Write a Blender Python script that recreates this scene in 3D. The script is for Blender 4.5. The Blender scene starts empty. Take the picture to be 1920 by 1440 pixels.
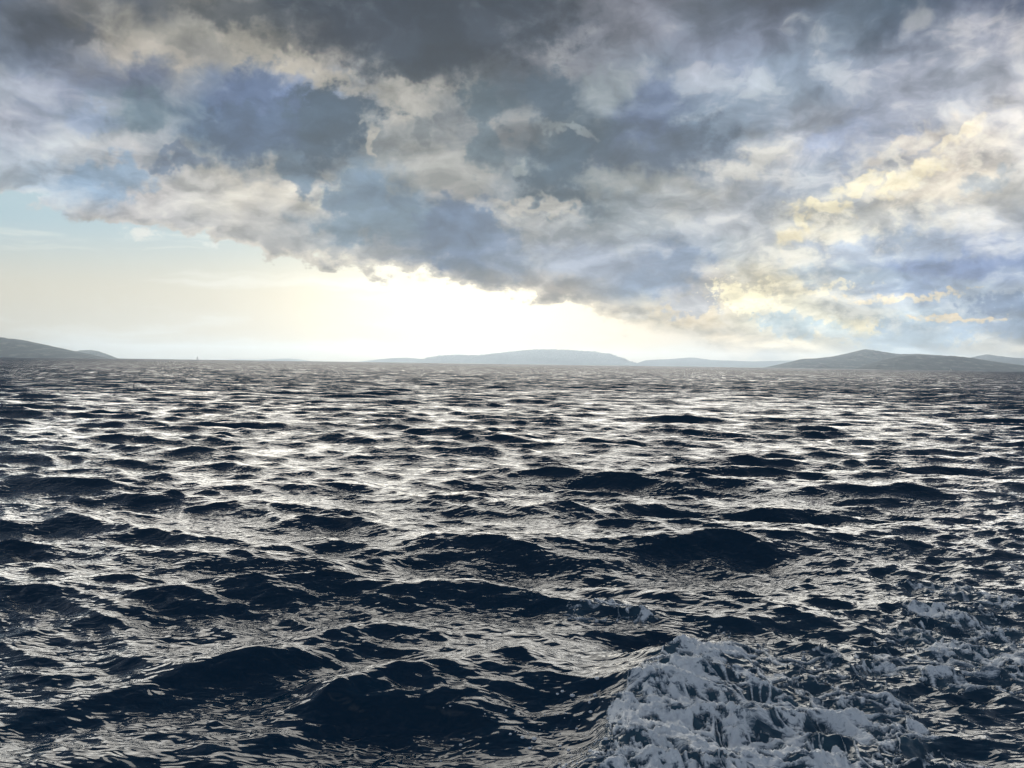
import bpy, bmesh, math, random
import numpy as np
from mathutils import Vector, Matrix, noise as mnoise

random.seed(7)
R = math.radians
scene = bpy.context.scene
COL = scene.collection

# ------------------------------------------------------------------ camera
CAM_H = 3.2            # eye height above the mean sea level (deck of a small boat)
FPX = 1445.0           # focal length in pixels of a 1920 px wide frame
PITCH, ROLL = -1.5, 0.8
cam_data = bpy.data.cameras.new('camera')
cam_data.sensor_width = 36.0
cam_data.lens = 36.0 * FPX / 1920.0
cam_data.clip_start = 0.1
cam_data.clip_end = 120000.0
cam = bpy.data.objects.new('camera', cam_data)
COL.objects.link(cam)
cam.location = (0.0, 0.0, CAM_H)
cam.rotation_euler = (Matrix.Rotation(R(90 + PITCH), 3, 'X') @ Matrix.Rotation(R(ROLL), 3, 'Z')).to_euler()
scene.camera = cam

# ------------------------------------------------------------------ render look
scene.view_settings.view_transform = 'Standard'
scene.view_settings.look = 'None'
scene.view_settings.gamma = 1.0
scene.view_settings.exposure = 1.2      # exposed for the dark water
scene.view_settings.use_curve_mapping = False
scene.render.engine = 'CYCLES'
scene.cycles.use_denoising = True
scene.cycles.use_adaptive_sampling = True
scene.cycles.adaptive_threshold = 0.02
scene.cycles.max_bounces = 6
scene.cycles.diffuse_bounces = 2
scene.cycles.glossy_bounces = 4
scene.cycles.volume_bounces = 3
scene.cycles.transparent_max_bounces = 4
scene.cycles.caustics_reflective = False
scene.cycles.caustics_refractive = False
scene.cycles.sample_clamp_indirect = 4.0

SUN_AZ, SUN_EL = 0.0, 4.0      # degrees; low behind the cloud bank


def px_ray(X, Y):
    """unit direction through photograph pixel (X, Y) of the 1920 x 1440 frame"""
    v = Vector(((X - 960.0) / FPX, (720.0 - Y) / FPX, -1.0))
    return (cam.rotation_euler.to_matrix() @ v).normalized()


def on_sea(X, Y, z=0.0):
    d = px_ray(X, Y)
    t = (z - CAM_H) / d.z
    return Vector((d.x * t, d.y * t, z))


def sky_uv(X, Y):
    d = px_ray(X, Y)
    return d.x / d.y, d.z / d.y


def lin(c):
    c = c / 255.0
    return c / 12.92 if c <= 0.04045 else ((c + 0.055) / 1.055) ** 2.4


def rgb(r, g, b, k=1.0):
    return (lin(r) * k, lin(g) * k, lin(b) * k, 1.0)


class NT:
    """small helper for node trees"""
    def __init__(self, tree):
        self.t = tree
        self.n = tree.nodes
        self.l = tree.links

    def node(self, kind, **kw):
        nd = self.n.new(kind)
        for k, v in kw.items():
            setattr(nd, k, v)
        return nd

    def put(self, sock, val):
        if isinstance(val, bpy.types.NodeSocket):
            self.l.new(val, sock)
        elif val is not None:
            sock.default_value = val

    def math(self, op, a, b=None, c=None, clamp=False):
        nd = self.node('ShaderNodeMath', operation=op, use_clamp=clamp)
        self.put(nd.inputs[0], a)
        self.put(nd.inputs[1], b)
        self.put(nd.inputs[2], c)
        return nd.outputs[0]

    def vmath(self, op, a, b=None, scale=None):
        nd = self.node('ShaderNodeVectorMath', operation=op)
        self.put(nd.inputs[0], a)
        self.put(nd.inputs[1], b)
        if scale is not None:
            self.put(nd.inputs['Scale'], scale)
        return nd.outputs['Value'] if op in ('LENGTH', 'DOT_PRODUCT', 'DISTANCE') else nd.outputs[0]

    def comb(self, x, y, z=0.0):
        nd = self.node('ShaderNodeCombineXYZ')
        for i, q in enumerate((x, y, z)):
            self.put(nd.inputs[i], q)
        return nd.outputs[0]

    def sep(self, v):
        nd = self.node('ShaderNodeSeparateXYZ')
        self.put(nd.inputs[0], v)
        return nd.outputs

    def noise(self, vec, scale, detail=4.0, rough=0.55, out='Fac', dims='3D', dist=0.0, w=None):
        nd = self.node('ShaderNodeTexNoise', noise_dimensions=dims)
        self.put(nd.inputs['Vector'], vec)
        nd.inputs['Scale'].default_value = scale
        nd.inputs['Detail'].default_value = detail
        nd.inputs['Roughness'].default_value = rough
        nd.inputs['Distortion'].default_value = dist
        return nd.outputs[0] if out == 'Fac' else nd.outputs[1]

    def rng(self, v, a, b, c=0.0, d=1.0, mode='SMOOTHSTEP'):
        nd = self.node('ShaderNodeMapRange', interpolation_type=mode)
        self.put(nd.inputs['Value'], v)
        self.put(nd.inputs['From Min'], a)
        self.put(nd.inputs['From Max'], b)
        self.put(nd.inputs['To Min'], c)
        self.put(nd.inputs['To Max'], d)
        return nd.outputs[0]

    def mix(self, f, a, b, blend='MIX', clamp=True):
        nd = self.node('ShaderNodeMix', data_type='RGBA', blend_type=blend, clamp_factor=clamp)
        self.put(nd.inputs[0], f)
        self.put(nd.inputs[6], a)
        self.put(nd.inputs[7], b)
        return nd.outputs[2]


# ------------------------------------------------------------------ world: sky with storm cloud
# Base tones of the cloud deck, a coarse chart by direction (rows go down from high
# in the sky to the horizon, columns from left to right), broken up by noise below.
CHART_X = [i * 120 for i in range(17)]
CHART = [
 (0,   '7d8796 969698 767c86 8c8c8a 555f6c 485668 4a5869 4a5868 546070 6c717c 9b9eaa 8c96a5 737a8a 8291a2 697a8c 7d879b 737d91'),
 (60,  '878f9b 73787f b4b1aa aaa8a2 a09e98 5f6470 4e5a6a 4e5c6c 5c6776 828691 9b9eaa 9ba3b4 969eaf 8c99a8 788496 aaafbc afb2bc'),
 (120, '8c96a5 8a909c c3beb6 aaa8a5 bcb8af afaca8 55626f 525e6e 787d87 9699a2 949eac a0a8b9 a5b2c3 a0acbc acb2c0 b6bbc5 c3c6cd'),
 (180, '9ba5b4 a0a8b9 828ca0 919baa 788caf 96a5be bebcb7 b9b7b2 6e7d8a 8c96a0 8794a5 9ba8b9 a5b2c0 a5afbe b4b9c5 bec3cd cdcdd2'),
 (240, 'b9bcc6 a5afbe 8294a0 788ea5 6982aa 647a91 a8aaaa 8c9196 96989b 647887 7d8ca0 91a2b4 a8b1be b4b7c0 afb6c6 d7d2cd dedcda'),
 (300, 'bec6d0 c8cdd2 bec0c3 8296aa 6e8094 738291 a0a5a8 aaaaa8 828e98 5f7382 738091 8c98a8 c3c3c3 aab4c6 cdcbc8 f0e6d7 dedcd7'),
 (360, 'c8d0d6 aabccd cdcbcb cdcbc6 d2cdc3 c3c1bc 8798a8 b9b6b2 969ea5 6e7d8a a5aaac bebebc afb7c3 c3c8cd e1dacd e1dcd2 d7d7d4'),
 (420, 'cfd0d2 cfcecd cbc9c8 c6c5c4 c3c1be a0a8af 8294a5 788aa0 afb0b0 b4b7b9 b2b8be bec1c6 c3c5c6 e1dccd bec6cd c3c8d0 c8ccd2'),
 (480, 'd2d0cd d2cfcb d0cdc8 c4c1bd bebbb8 b8b8b6 acaeb0 788aa2 a5acb6 a5acb9 a0aabc b9c0c6 cdcdc8 b4beca a5b6cd 9eafcd a0b2d0'),
 (540, 'd6d2cd d6d2cd d4d0ca b8b5b0 b4b0ab b4b0aa b2aea8 b0aca8 b2aca6 b0aaa4 8a9aae c3c0be ebe1c3 cdd0d0 aab9cd b9c6d4 bec8d4'),
 (600, 'd8d4cc d8d4cc d6d2ca c4beb4 c0b9ae c0b9ae c0b8ab c0b8ab c2b8a8 c8baa4 dccba8 dccaa4 d7d7c8 e1dabe c8d2d2 becad4 96a8be'),
 (650, 'e4e2d8 e4e0d6 e4dfd2 e6dfd0 e8e0cf e8e0ce e8dfcb e8decb e8dcc6 ecdcc2 f2dcae f0dab0 ebdab8 e1d7be c3d0d7 d7d4c8 ded4be'),
]
SC = 1.0      # overall brightness of the cloud deck

# lower edge of the dark cloud bank (photograph X, Y)
EDGE = [(-300, 345), (0, 366), (120, 396), (240, 420), (360, 436), (480, 462), (585, 482), (600, 492), (690, 506),
        (800, 520), (900, 546), (1000, 556), (1080, 566), (1140, 590), (1220, 606), (1290, 612), (1340, 640), (1420, 760), (1500, 900), (2200, 900)]

# individual cloud lumps: X, Y, half width, half height, tilt, colour, softness, strength
LUMPS = [
 (800,  45, 260,  95,   0, (72, 85, 103), .55, .85),
 (785, 120,  90,  60,   0, (80, 93, 109), .50, .80),
 (440,  15, 120,  28,   0, (92, 98, 106), .60, .70),
 (115,  72,  85,  22,  -8, (112, 118, 129), .60, .80),
 (300, 100,  95,  20, -15, (196, 191, 182), .60, .75),
 (560, 125, 190,  24, -22, (194, 189, 179), .55, .90),
 (760, 195,  70,  22, -20, (192, 190, 184), .50, .80),
 (585, 238, 112,  72,  12, (96, 116, 134), .35, .95),
 (480, 205,  66,  82,   0, (112, 130, 158), .45, .85),
 (470, 262,  95,  50,   0, (104, 124, 148), .45, .75),
 (268, 228,  38,  34,   0, (126, 145, 158), .50, .80),
 (265, 150,  48,  30,   0, (126, 136, 158), .55, .65),
 (170, 232,  50,  26,   0, (166, 180, 202), .60, .60),
 (200, 335,  90,  26,   0, (160, 182, 202), .45, .85),
 (330, 315,  50,  14, -10, (130, 146, 168), .50, .80),
 (545, 320,  30,  36,  40, (124, 142, 158), .40, .85),
 (705, 285,  12,  70,  14, (206, 202, 192), .60, .80),
 (640, 345,  80,  18,  24, (206, 203, 190), .50, .80),
 (700, 372, 100,  62,   0, (128, 147, 164), .40, .92),
 (690, 420, 110,  34,   0, (134, 152, 166), .45, .85),
 (862, 438,  82,  60,   8, (116, 134, 158), .35, .92),
 (945, 470,  40,  46,   0, (138, 152, 172), .45, .75),
 (815, 320, 110,  46,   0, (178, 178, 174), .60, .75),
 (790, 255,  26,  30,   0, (132, 138, 142), .50, .70),
 (915, 200,  46,  34,  10, (104, 122, 134), .45, .85),
 (905, 278,  34,  40,   0, (112, 130, 142), .45, .75),
 (1015,185,  42,  48,   0, (104, 122, 138), .40, .88),
 (1075,320, 105,  66,  20, (94, 114, 130), .45, .95),
 (1230,280, 130,  46,   6, (112, 126, 144), .55, .85),
 (1210,210,  70,  60,   0, (122, 138, 166), .60, .75),
 (1120,175,  60,  40, -20, (158, 166, 170), .60, .65),
 (1055,245,  52,  10, -10, (166, 172, 174), .55, .75),
 (975, 318,  26,  20,   0, (170, 176, 176), .50, .75),
 (1160,345,  90,  30,   0, (168, 170, 168), .60, .75),
 (1005,395, 110,  12,  -4, (196, 192, 184), .60, .80),
 (1400,305,  85,  20,  20, (210, 208, 202), .50, .80),
 (1235,505,  75,  40,   0, (146, 162, 184), .40, .88),
 (1120,490, 100,  34,   0, (164, 172, 186), .55, .65),
 (1300,572,  56,  20,   6, (184, 184, 188), .35, .90),
 (1190,590,  24,   6, -12, (208, 202, 190), .40, .85),
 (1560,260,  70,  30,  28, (168, 178, 198), .55, .80),
 (1690,265, 100,  16,  30, (226, 218, 206), .60, .70),
 (1780,255,  60,  14,  28, (246, 236, 214), .60, .80),
 (1690,330,  80,  18,  24, (252, 242, 214), .50, .85),
 (1600,345,  55,  12,  30, (248, 238, 208), .55, .75),
 (1530,395,  55,  13,   4, (250, 240, 208), .50, .80),
 (1480,440,  40,  22,  30, (246, 234, 200), .55, .80),
 (1840,335,  60,  26,  15, (196, 204, 210), .55, .75),
 (1700,415, 150,  22,   6, (208, 208, 206), .60, .70),
 (1650,470, 170,  24,   2, (180, 190, 204), .55, .80),
 (1800,500, 150,  22,   4, (152, 170, 202), .55, .90),
 (1590,520, 100,  22,  -2, (176, 190, 202), .50, .70),
 (1395,560,  56,  24,  -4, (254, 244, 210), .45, .95),
 (1520,545,  90,   7,   3, (246, 236, 206), .60, .70),
 (1700,556, 110,   7,   4, (240, 224, 190), .60, .75),
 (1890,575,  80,  16,   0, (140, 160, 186), .50, .85),
 (1480,608,  56,  22, -10, (186, 202, 208), .32, .90),
 (1560,620,  40,  16, -20, (192, 206, 210), .35, .80),
 (1620,615,  46,  16,   0, (238, 226, 188), .50, .80),
 (1670,612,  22,  20,   0, (188, 204, 214), .30, .92),
 (1745,622,  90,  22,   0, (182, 200, 214), .32, .92),
 (1800,610,  24,  18,   0, (178, 196, 212), .30, .92),
 (1895,615,  40,  18,   0, (166, 184, 204), .32, .92),
 (1790,598,  90,   5,   1, (244, 222, 180), .55, .80),
 (1700,642, 100,  12,   0, (186, 204, 216), .50, .80),
 (262, 436,  34,  11,  -6, (250, 243, 230), .50, .95),
 (388, 460,  20,   6,  -4, (250, 248, 238), .50, .90),
 (1395,640, 120,  10,   0, (238, 222, 190), .60, .60),
]


def build_world():
    w = bpy.data.worlds.new('World')
    scene.world = w
    w.use_nodes = True
    w.cycles.sampling_method = 'MANUAL'
    w.cycles.sample_map_resolution = 512
    T = NT(w.node_tree)
    T.n.clear()
    out = T.node('ShaderNodeOutputWorld')

    def background(c):
        bg = T.node('ShaderNodeBackground')
        T.put(bg.inputs['Color'], c)
        bg.inputs['Strength'].default_value = 0.44
        return bg.outputs[0]

    def mix_bg(f, a, b):
        nd = T.node('ShaderNodeMixShader')
        T.put(nd.inputs[0], f)
        T.put(nd.inputs[1], a)
        T.put(nd.inputs[2], b)
        return nd.outputs[0]

    sky = T.node('ShaderNodeTexSky', sky_type='NISHITA')
    sky.sun_disc = False
    sky.sun_elevation = R(SUN_EL)
    sky.sun_rotation = R(SUN_AZ)
    sky.air_density = 1.0
    sky.dust_density = 2.0

    tc = T.node('ShaderNodeTexCoord')
    d = T.vmath('NORMALIZE', tc.outputs['Generated'])
    dx, dy, dz = T.sep(d)
    az = T.math('ARCTAN2', dx, dy)
    aaz = T.math('ABSOLUTE', az)
    azc = T.math('MINIMUM', T.math('MAXIMUM', az, R(-50)), R(50))
    hor = T.math('SQRT', T.math('ADD', T.math('MULTIPLY', dx, dx), T.math('MULTIPLY', dy, dy)))
    te = T.math('DIVIDE', dz, T.math('MAXIMUM', hor, 0.05))
    u0 = T.math('TANGENT', azc)
    v0 = T.math('DIVIDE', te, T.math('COSINE', azc))
    uv0 = T.comb(u0, v0)
    # cloud-layer coordinates: the deck is flat overhead, so it foreshortens to the horizon
    den = T.math('ADD', T.math('MAXIMUM', dz, 0.0), 0.38)
    q = T.comb(T.math('DIVIDE', dx, den), T.math('DIVIDE', dy, den), 0.0)
    half = (0.5, 0.5, 0.5)
    high = T.rng(v0, 0.0, 0.20, 0.20, 1.0)           # clouds shrink towards the horizon

    wA = T.vmath('SUBTRACT', T.noise(q, 3.7, 4.0, 0.6, 'Color', '2D'), half)
    n1 = T.noise(T.vmath('ADD', q, T.vmath('SCALE', wA, scale=0.15)), 6.0, 5.0, 0.56, dims='2D')
    wB = T.vmath('SUBTRACT', T.noise(uv0, 26.0, 3.0, 0.6, 'Color', '2D'), half)
    en = T.noise(T.vmath('MULTIPLY', uv0, (1.0, 1.25, 1.0)), 36.0, 5.0, 0.60, dims='2D')
    rag = T.math('SUBTRACT', en, 0.5)
    sd = Vector((math.sin(R(SUN_AZ)) * math.cos(R(SUN_EL)), math.cos(R(SUN_AZ)) * math.cos(R(SUN_EL)), math.sin(R(SUN_EL))))
    cs = T.math('MAXIMUM', T.vmath('DOT_PRODUCT', d, tuple(sd)), 0.0)

    # ---------------- plain storm deck: overhead, to the sides and behind
    grey = T.mix(T.rng(n1, 0.3, 0.7), rgb(130, 142, 158), rgb(186, 195, 206))
    grey2 = T.mix(T.rng(n1, 0.3, 0.7), rgb(66, 79, 96), rgb(112, 122, 138))
    plain = T.mix(T.rng(dz, 0.40, 0.72), grey, grey2)
    plain = T.mix(T.rng(dz, -0.02, -0.06), plain, rgb(20, 34, 48))
    plain = background(plain)

    # ---------------- clear air below the bank
    nish = T.vmath('SCALE', sky.outputs[0], scale=0.10)
    lowc = T.mix(T.rng(v0, 0.08, 0.19), T.mix(T.rng(v0, 0.0, 0.06), rgb(246, 230, 196), rgb(240, 235, 216)), rgb(198, 225, 235))
    streak = T.noise(T.vmath('MULTIPLY', T.vmath('ADD', uv0, T.vmath('SCALE', wA, scale=0.03)), (3.0, 34.0, 1.0)), 1.0, 4.0, 0.55, dims='2D')
    clear = T.vmath('SCALE', T.mix(0.06, lowc, nish), scale=0.80)
    clear = T.mix(T.rng(streak, 0.50, 0.72, 0.0, 0.55), clear, rgb(240, 240, 230))
    gm = T.node('ShaderNodeMapping', vector_type='TEXTURE')
    gm.inputs['Location'].default_value = (-0.055, 0.072, 0)
    gm.inputs['Scale'].default_value = (0.22, 0.095, 1.0)
    T.put(gm.inputs['Vector'], uv0)
    gr = T.vmath('LENGTH', gm.outputs[0])
    glow = T.math('POWER', 2.718, T.math('MULTIPLY', T.math('MULTIPLY', gr, gr), -1.0))
    gl = T.vmath('SCALE', (1.0, 0.90, 0.62), scale=T.math('MULTIPLY', glow, 0.66))
    clear = T.vmath('ADD', clear, gl)
    for (X, Y, hw, hh, tilt, c, soft, k) in [l for l in LUMPS if l[1] > 430 and l[0] < 420]:
        mp = T.node('ShaderNodeMapping', vector_type='TEXTURE')
        mp.inputs['Location'].default_value = ((X - 960) / FPX, (682 - Y + (X - 960) * math.tan(R(ROLL))) / FPX, 0)
        mp.inputs['Scale'].default_value = (hw / FPX * 1.25, hh / FPX * 1.25, 1.0)
        T.put(mp.inputs['Vector'], uv0)
        r = T.math('ADD', T.vmath('LENGTH', mp.outputs[0]), T.math('MULTIPLY', rag, 3.4))
        clear = T.mix(T.rng(r, 1.15, 0.1, 0.0, 0.6 * k), clear, rgb(*c))
    clear = background(clear)

    # ---------------- lower edge of the bank
    fc = T.node('ShaderNodeFloatCurve')
    cm = fc.mapping
    cm.use_clip = False
    crv = cm.curves[0]
    pts = []
    for X, Y in EDGE:
        uu = (X - 960) / FPX
        vv = (682 - Y + (X - 960) * math.tan(R(ROLL))) / FPX
        pts.append(((uu + 0.9) / 1.8, vv + 0.4))
    while len(crv.points) < len(pts):
        crv.points.new(0.5, 0.5)
    for p, (a, b) in zip(crv.points, pts):
        p.location = (a, b)
        p.handle_type = 'VECTOR'
    cm.update()
    T.put(fc.inputs['Value'], T.math('DIVIDE', T.math('ADD', u0, 0.9), 1.8))
    gap = T.math('SUBTRACT', T.math('SUBTRACT', fc.outputs[0], 0.4), v0)      # > 0 below the edge
    gap = T.math('ADD', gap, T.math('MULTIPLY', rag, 0.036))
    gap = T.math('ADD', gap, T.math('MULTIPLY', T.math('SUBTRACT', n1, 0.5), 0.055))
    opening = T.rng(gap, -0.002, T.rng(u0, 0.05, 0.25, 0.006, 0.03))
    fringe = T.rng(gap, -0.012, 0.0, 0.0, 0.45)
    fringe = T.math('MULTIPLY', fringe, T.rng(cs, 0.86, 0.995, 0.22, 1.0))

    # ---------------- the cloud bank in front
    warp = T.vmath('ADD', T.vmath('SCALE', wA, scale=0.10), T.vmath('SCALE', wB, scale=0.055))
    uv = T.vmath('ADD', uv0, T.vmath('SCALE', warp, scale=high))
    u, v, _ = T.sep(uv)
    cur = None
    prev_v = None
    pos = T.math('DIVIDE', T.math('ADD', u, 0.7), 1.4)
    for Y, row in CHART:
        cr = T.node('ShaderNodeValToRGB')
        ramp = cr.color_ramp
        ramp.interpolation = 'CARDINAL'
        hx = row.split()
        while len(ramp.elements) < len(hx):
            ramp.elements.new(0.5)
        for i, X in enumerate(CHART_X):
            ramp.elements[i].position = ((X - 960) / FPX + 0.7) / 1.4
        for i, h in enumerate(hx):
            ramp.elements[i].color = rgb(int(h[0:2], 16), int(h[2:4], 16), int(h[4:6], 16))
        T.put(cr.inputs[0], pos)
        vv = (682.0 - Y) / FPX
        if cur is None:
            cur = cr.outputs[0]
        else:
            cur = T.mix(T.rng(v, prev_v, vv, mode='LINEAR'), cur, cr.outputs[0])
        prev_v = vv
    uvn = T.vmath('ADD', uv0, T.vmath('SCALE', T.vmath('ADD', T.vmath('SCALE', wA, scale=0.06), T.vmath('SCALE', wB, scale=0.06)), scale=high))
    rag15 = T.math('MULTIPLY', rag, 1.3)
    # relief: the deck seen against a copy of itself shifted towards the light
    n1b = T.noise(T.vmath('ADD', T.vmath('ADD', q, (0.0, 0.055, 0.0)), T.vmath('SCALE', wA, scale=0.15)), 6.0, 5.0, 0.56, dims='2D')
    relief = T.math('SUBTRACT', n1, n1b)
    lit = T.rng(relief, 0.0, 0.16, 0.0, 0.20)
    shd = T.rng(relief, 0.0, -0.16, 0.0, 0.26)
    soft_sh = T.math('ADD', T.math('MULTIPLY', T.math('SUBTRACT', n1, 0.5), 0.42), 1.07)
    soft_sh = T.math('ADD', soft_sh, T.math('MULTIPLY', relief, 1.0))
    soft_sh = T.math('ADD', soft_sh, T.math('MULTIPLY', rag, 0.16))
    warm = T.mix(T.rng(u0, 0.05, 0.45), rgb(205, 200, 190), rgb(250, 240, 220))
    rimcol = rgb(246, 232, 205)
    chart = T.mix(lit, cur, warm)
    chart = T.mix(shd, chart, T.vmath('MULTIPLY', chart, (0.66, 0.69, 0.73)))
    # thin torn places on the right where the low light comes through
    fz = T.node('ShaderNodeMapping', vector_type='TEXTURE')
    fz.inputs['Location'].default_value = (0.49, 0.222, 0)
    fz.inputs['Rotation'].default_value = (0, 0, R(30))
    fz.inputs['Scale'].default_value = (0.25, 0.085, 1.0)
    T.put(fz.inputs['Vector'], uv0)
    fz2 = T.node('ShaderNodeMapping', vector_type='TEXTURE')
    fz2.inputs['Location'].default_value = (0.40, 0.062, 0)
    fz2.inputs['Scale'].default_value = (0.22, 0.028, 1.0)
    T.put(fz2.inputs['Vector'], uv0)
    zone = T.math('MAXIMUM', T.rng(T.vmath('LENGTH', fz.outputs[0]), 1.15, 0.35), T.rng(T.vmath('LENGTH', fz2.outputs[0]), 1.2, 0.4, 0.0, 0.8))
    nf = T.noise(T.vmath('ADD', T.vmath('MULTIPLY', uv0, (1.0, 1.5, 1.0)), T.vmath('SCALE', wA, scale=0.09)), 11.0, 5.0, 0.62, dims='2D')
    filigree = T.math('MULTIPLY', T.rng(T.math('ABSOLUTE', T.math('SUBTRACT', nf, 0.5)), 0.13, 0.0), T.rng(en, 0.36, 0.64))
    filigree = T.math('MULTIPLY', T.math('MULTIPLY', filigree, zone), 0.55)
    # finer tearing for the small low clouds
    en_low = T.math('MULTIPLY', T.math('SUBTRACT', T.noise(T.vmath('MULTIPLY', uv0, (1.0, 1.3, 1.0)), 95.0, 4.0, 0.6, dims='2D'), 0.5), 2.2)
    lump_group = bpy.data.node_groups.new('cloud_lump', 'ShaderNodeTree')
    itf = lump_group.interface
    for nm, ty in (('Base', 'NodeSocketColor'), ('Vector', 'NodeSocketVector'), ('Ragged', 'NodeSocketFloat'),
                   ('Location', 'NodeSocketVector'), ('Rotation', 'NodeSocketVector'), ('Size', 'NodeSocketVector'),
                   ('Core', 'NodeSocketFloat'), ('Strength', 'NodeSocketFloat'), ('Colour', 'NodeSocketColor')):
        itf.new_socket(nm, in_out='INPUT', socket_type=ty)
    itf.new_socket('Result', in_out='OUTPUT', socket_type='NodeSocketColor')
    G = NT(lump_group)
    gi, go = G.node('NodeGroupInput'), G.node('NodeGroupOutput')
    mp = G.node('ShaderNodeMapping', vector_type='TEXTURE')
    for a_, b_ in (('Vector', 'Vector'), ('Location', 'Location'), ('Rotation', 'Rotation'), ('Scale', 'Size')):
        G.put(mp.inputs[a_], gi.outputs[b_])
    rr = G.math('ADD', G.vmath('LENGTH', mp.outputs[0]), gi.outputs['Ragged'])
    ff = G.rng(rr, 1.05, gi.outputs['Core'], 0.0, gi.outputs['Strength'])
    G.put(go.inputs[0], G.mix(ff, gi.outputs['Base'], gi.outputs['Colour']))

    def cell(u_lo, u_hi, v_lo, v_hi):
        """colour of one part of the bank: only the lumps that reach into it"""
        c_ = chart
        for (X, Y, hw, hh, tilt, c, soft, k) in LUMPS:
            if Y > 430 and X < 420:
                continue
            lu, lv = (X - 960) / FPX, (682 - Y + (X - 960) * math.tan(R(ROLL))) / FPX
            ct, st = abs(math.cos(R(tilt))), abs(math.sin(R(tilt)))
            eu = (hw * ct + hh * st) / FPX * 1.25 * 1.65 + 0.04
            ev = (hw * st + hh * ct) / FPX * 1.25 * 1.65 + 0.04
            if lu + eu < u_lo or lu - eu > u_hi or lv + ev < v_lo or lv - ev > v_hi:
                continue
            g = T.node('ShaderNodeGroup', node_tree=lump_group)
            T.put(g.inputs['Base'], c_)
            T.put(g.inputs['Vector'], uvn)
            T.put(g.inputs['Ragged'], en_low if (Y > 530 and hh < 30) else rag15)
            g.inputs['Location'].default_value = (lu, lv, 0)
            g.inputs['Rotation'].default_value = (0, 0, R(tilt))
            g.inputs['Size'].default_value = (hw / FPX * 1.25, hh / FPX * 1.25, 1.0)
            g.inputs['Core'].default_value = 1.0 - soft * 1.15
            g.inputs['Strength'].default_value = k
            g.inputs['Colour'].default_value = rgb(*c)
            c_ = g.outputs[0]
        c_ = T.vmath('SCALE', c_, scale=soft_sh)
        gam = T.node('ShaderNodeGamma')
        T.put(gam.inputs[0], c_)
        gam.inputs[1].default_value = 1.54
        hs = T.node('ShaderNodeHueSaturation')
        hs.inputs['Saturation'].default_value = 0.92
        T.put(hs.inputs['Color'], gam.outputs[0])
        c_ = hs.outputs[0]
        if u_hi > 0.15:
            c_ = T.mix(filigree, c_, rgb(255, 247, 226))
        c_ = T.mix(fringe, c_, rimcol)
        return background(c_)

    cols = [-9.0, -0.40, -0.20, 0.0, 0.20, 0.38, 9.0]
    rows = [-9.0, 0.10, 0.26, 9.0]
    bank = None
    for j in range(len(rows) - 1):
        strip = None
        for i in range(len(cols) - 1):
            c = cell(cols[i], cols[i + 1], rows[j], rows[j + 1])
            strip = c if strip is None else mix_bg(T.math('GREATER_THAN', u0, cols[i]), strip, c)
        bank = strip if bank is None else mix_bg(T.math('GREATER_THAN', v0, rows[j]), bank, strip)

    front = mix_bg(opening, bank, clear)
    away = T.math('MAXIMUM', T.rng(aaz, R(40), R(72)), T.rng(dz, 0.44, 0.66))
    away = T.math('MAXIMUM', away, T.math('LESS_THAN', dz, -0.03))
    world = mix_bg(away, front, plain)
    T.l.new(world, out.inputs[0])


build_world()

sun_data = bpy.data.lights.new('sun', 'SUN')
sun_data.energy = 1.25
sun_data.angle = R(70.0)   # the sun is spread wide by the cloud in front of it
sun_data.color = (1.0, 0.95, 0.85)
sun = bpy.data.objects.new('sun', sun_data)
COL.objects.link(sun)
_sd = Vector((math.sin(R(SUN_AZ)) * math.cos(R(SUN_EL)), math.cos(R(SUN_AZ)) * math.cos(R(SUN_EL)), math.sin(R(SUN_EL))))
sun.rotation_euler = _sd.to_track_quat('Z', 'Y').to_euler()
sun.location = _sd * 200.0

# ------------------------------------------------------------------ helpers
def tag(o, label=None, category=None, group=None, kind=None):
    if label:
        o['label'] = label
    if category:
        o['category'] = category
    if group:
        o['group'] = group
    if kind:
        o['kind'] = kind
    return o


def mesh_from_arrays(name, co, quads, smooth=True):
    """co (N,3) floats, quads (M,4) or (M,3) ints -> mesh"""
    me = bpy.data.meshes.new(name)
    k = quads.shape[1]
    me.vertices.add(len(co))
    me.vertices.foreach_set('co', np.ascontiguousarray(co, dtype=np.float32).ravel())
    me.loops.add(quads.size)
    me.loops.foreach_set('vertex_index', np.ascontiguousarray(quads, dtype=np.int32).ravel())
    me.polygons.add(len(quads))
    me.polygons.foreach_set('loop_start', np.arange(0, quads.size, k, dtype=np.int32))
    me.polygons.foreach_set('use_smooth', np.full(len(quads), smooth))
    me.update(calc_edges=True)
    return me


def add_obj(name, me, mat=None, parent=None):
    o = bpy.data.objects.new(name, me)
    COL.objects.link(o)
    if mat:
        me.materials.append(mat)
    if parent:
        o.parent = parent
    return o


def float_attr(me, name, arr):
    a = me.attributes.new(name, 'FLOAT', 'POINT')
    a.data.foreach_set('value', np.ascontiguousarray(arr, dtype=np.float32))


def new_mat(name):
    m = bpy.data.materials.new(name)
    m.use_nodes = True
    T = NT(m.node_tree)
    T.n.clear()
    out = T.node('ShaderNodeOutputMaterial')
    bs = T.node('ShaderNodeBsdfPrincipled')
    T.l.new(bs.outputs[0], out.inputs[0])
    return m, T, bs, out


# ---- lattice noise in numpy
_rs = np.random.RandomState(11)
_LAT = _rs.rand(512, 512).astype(np.float32)


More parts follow.
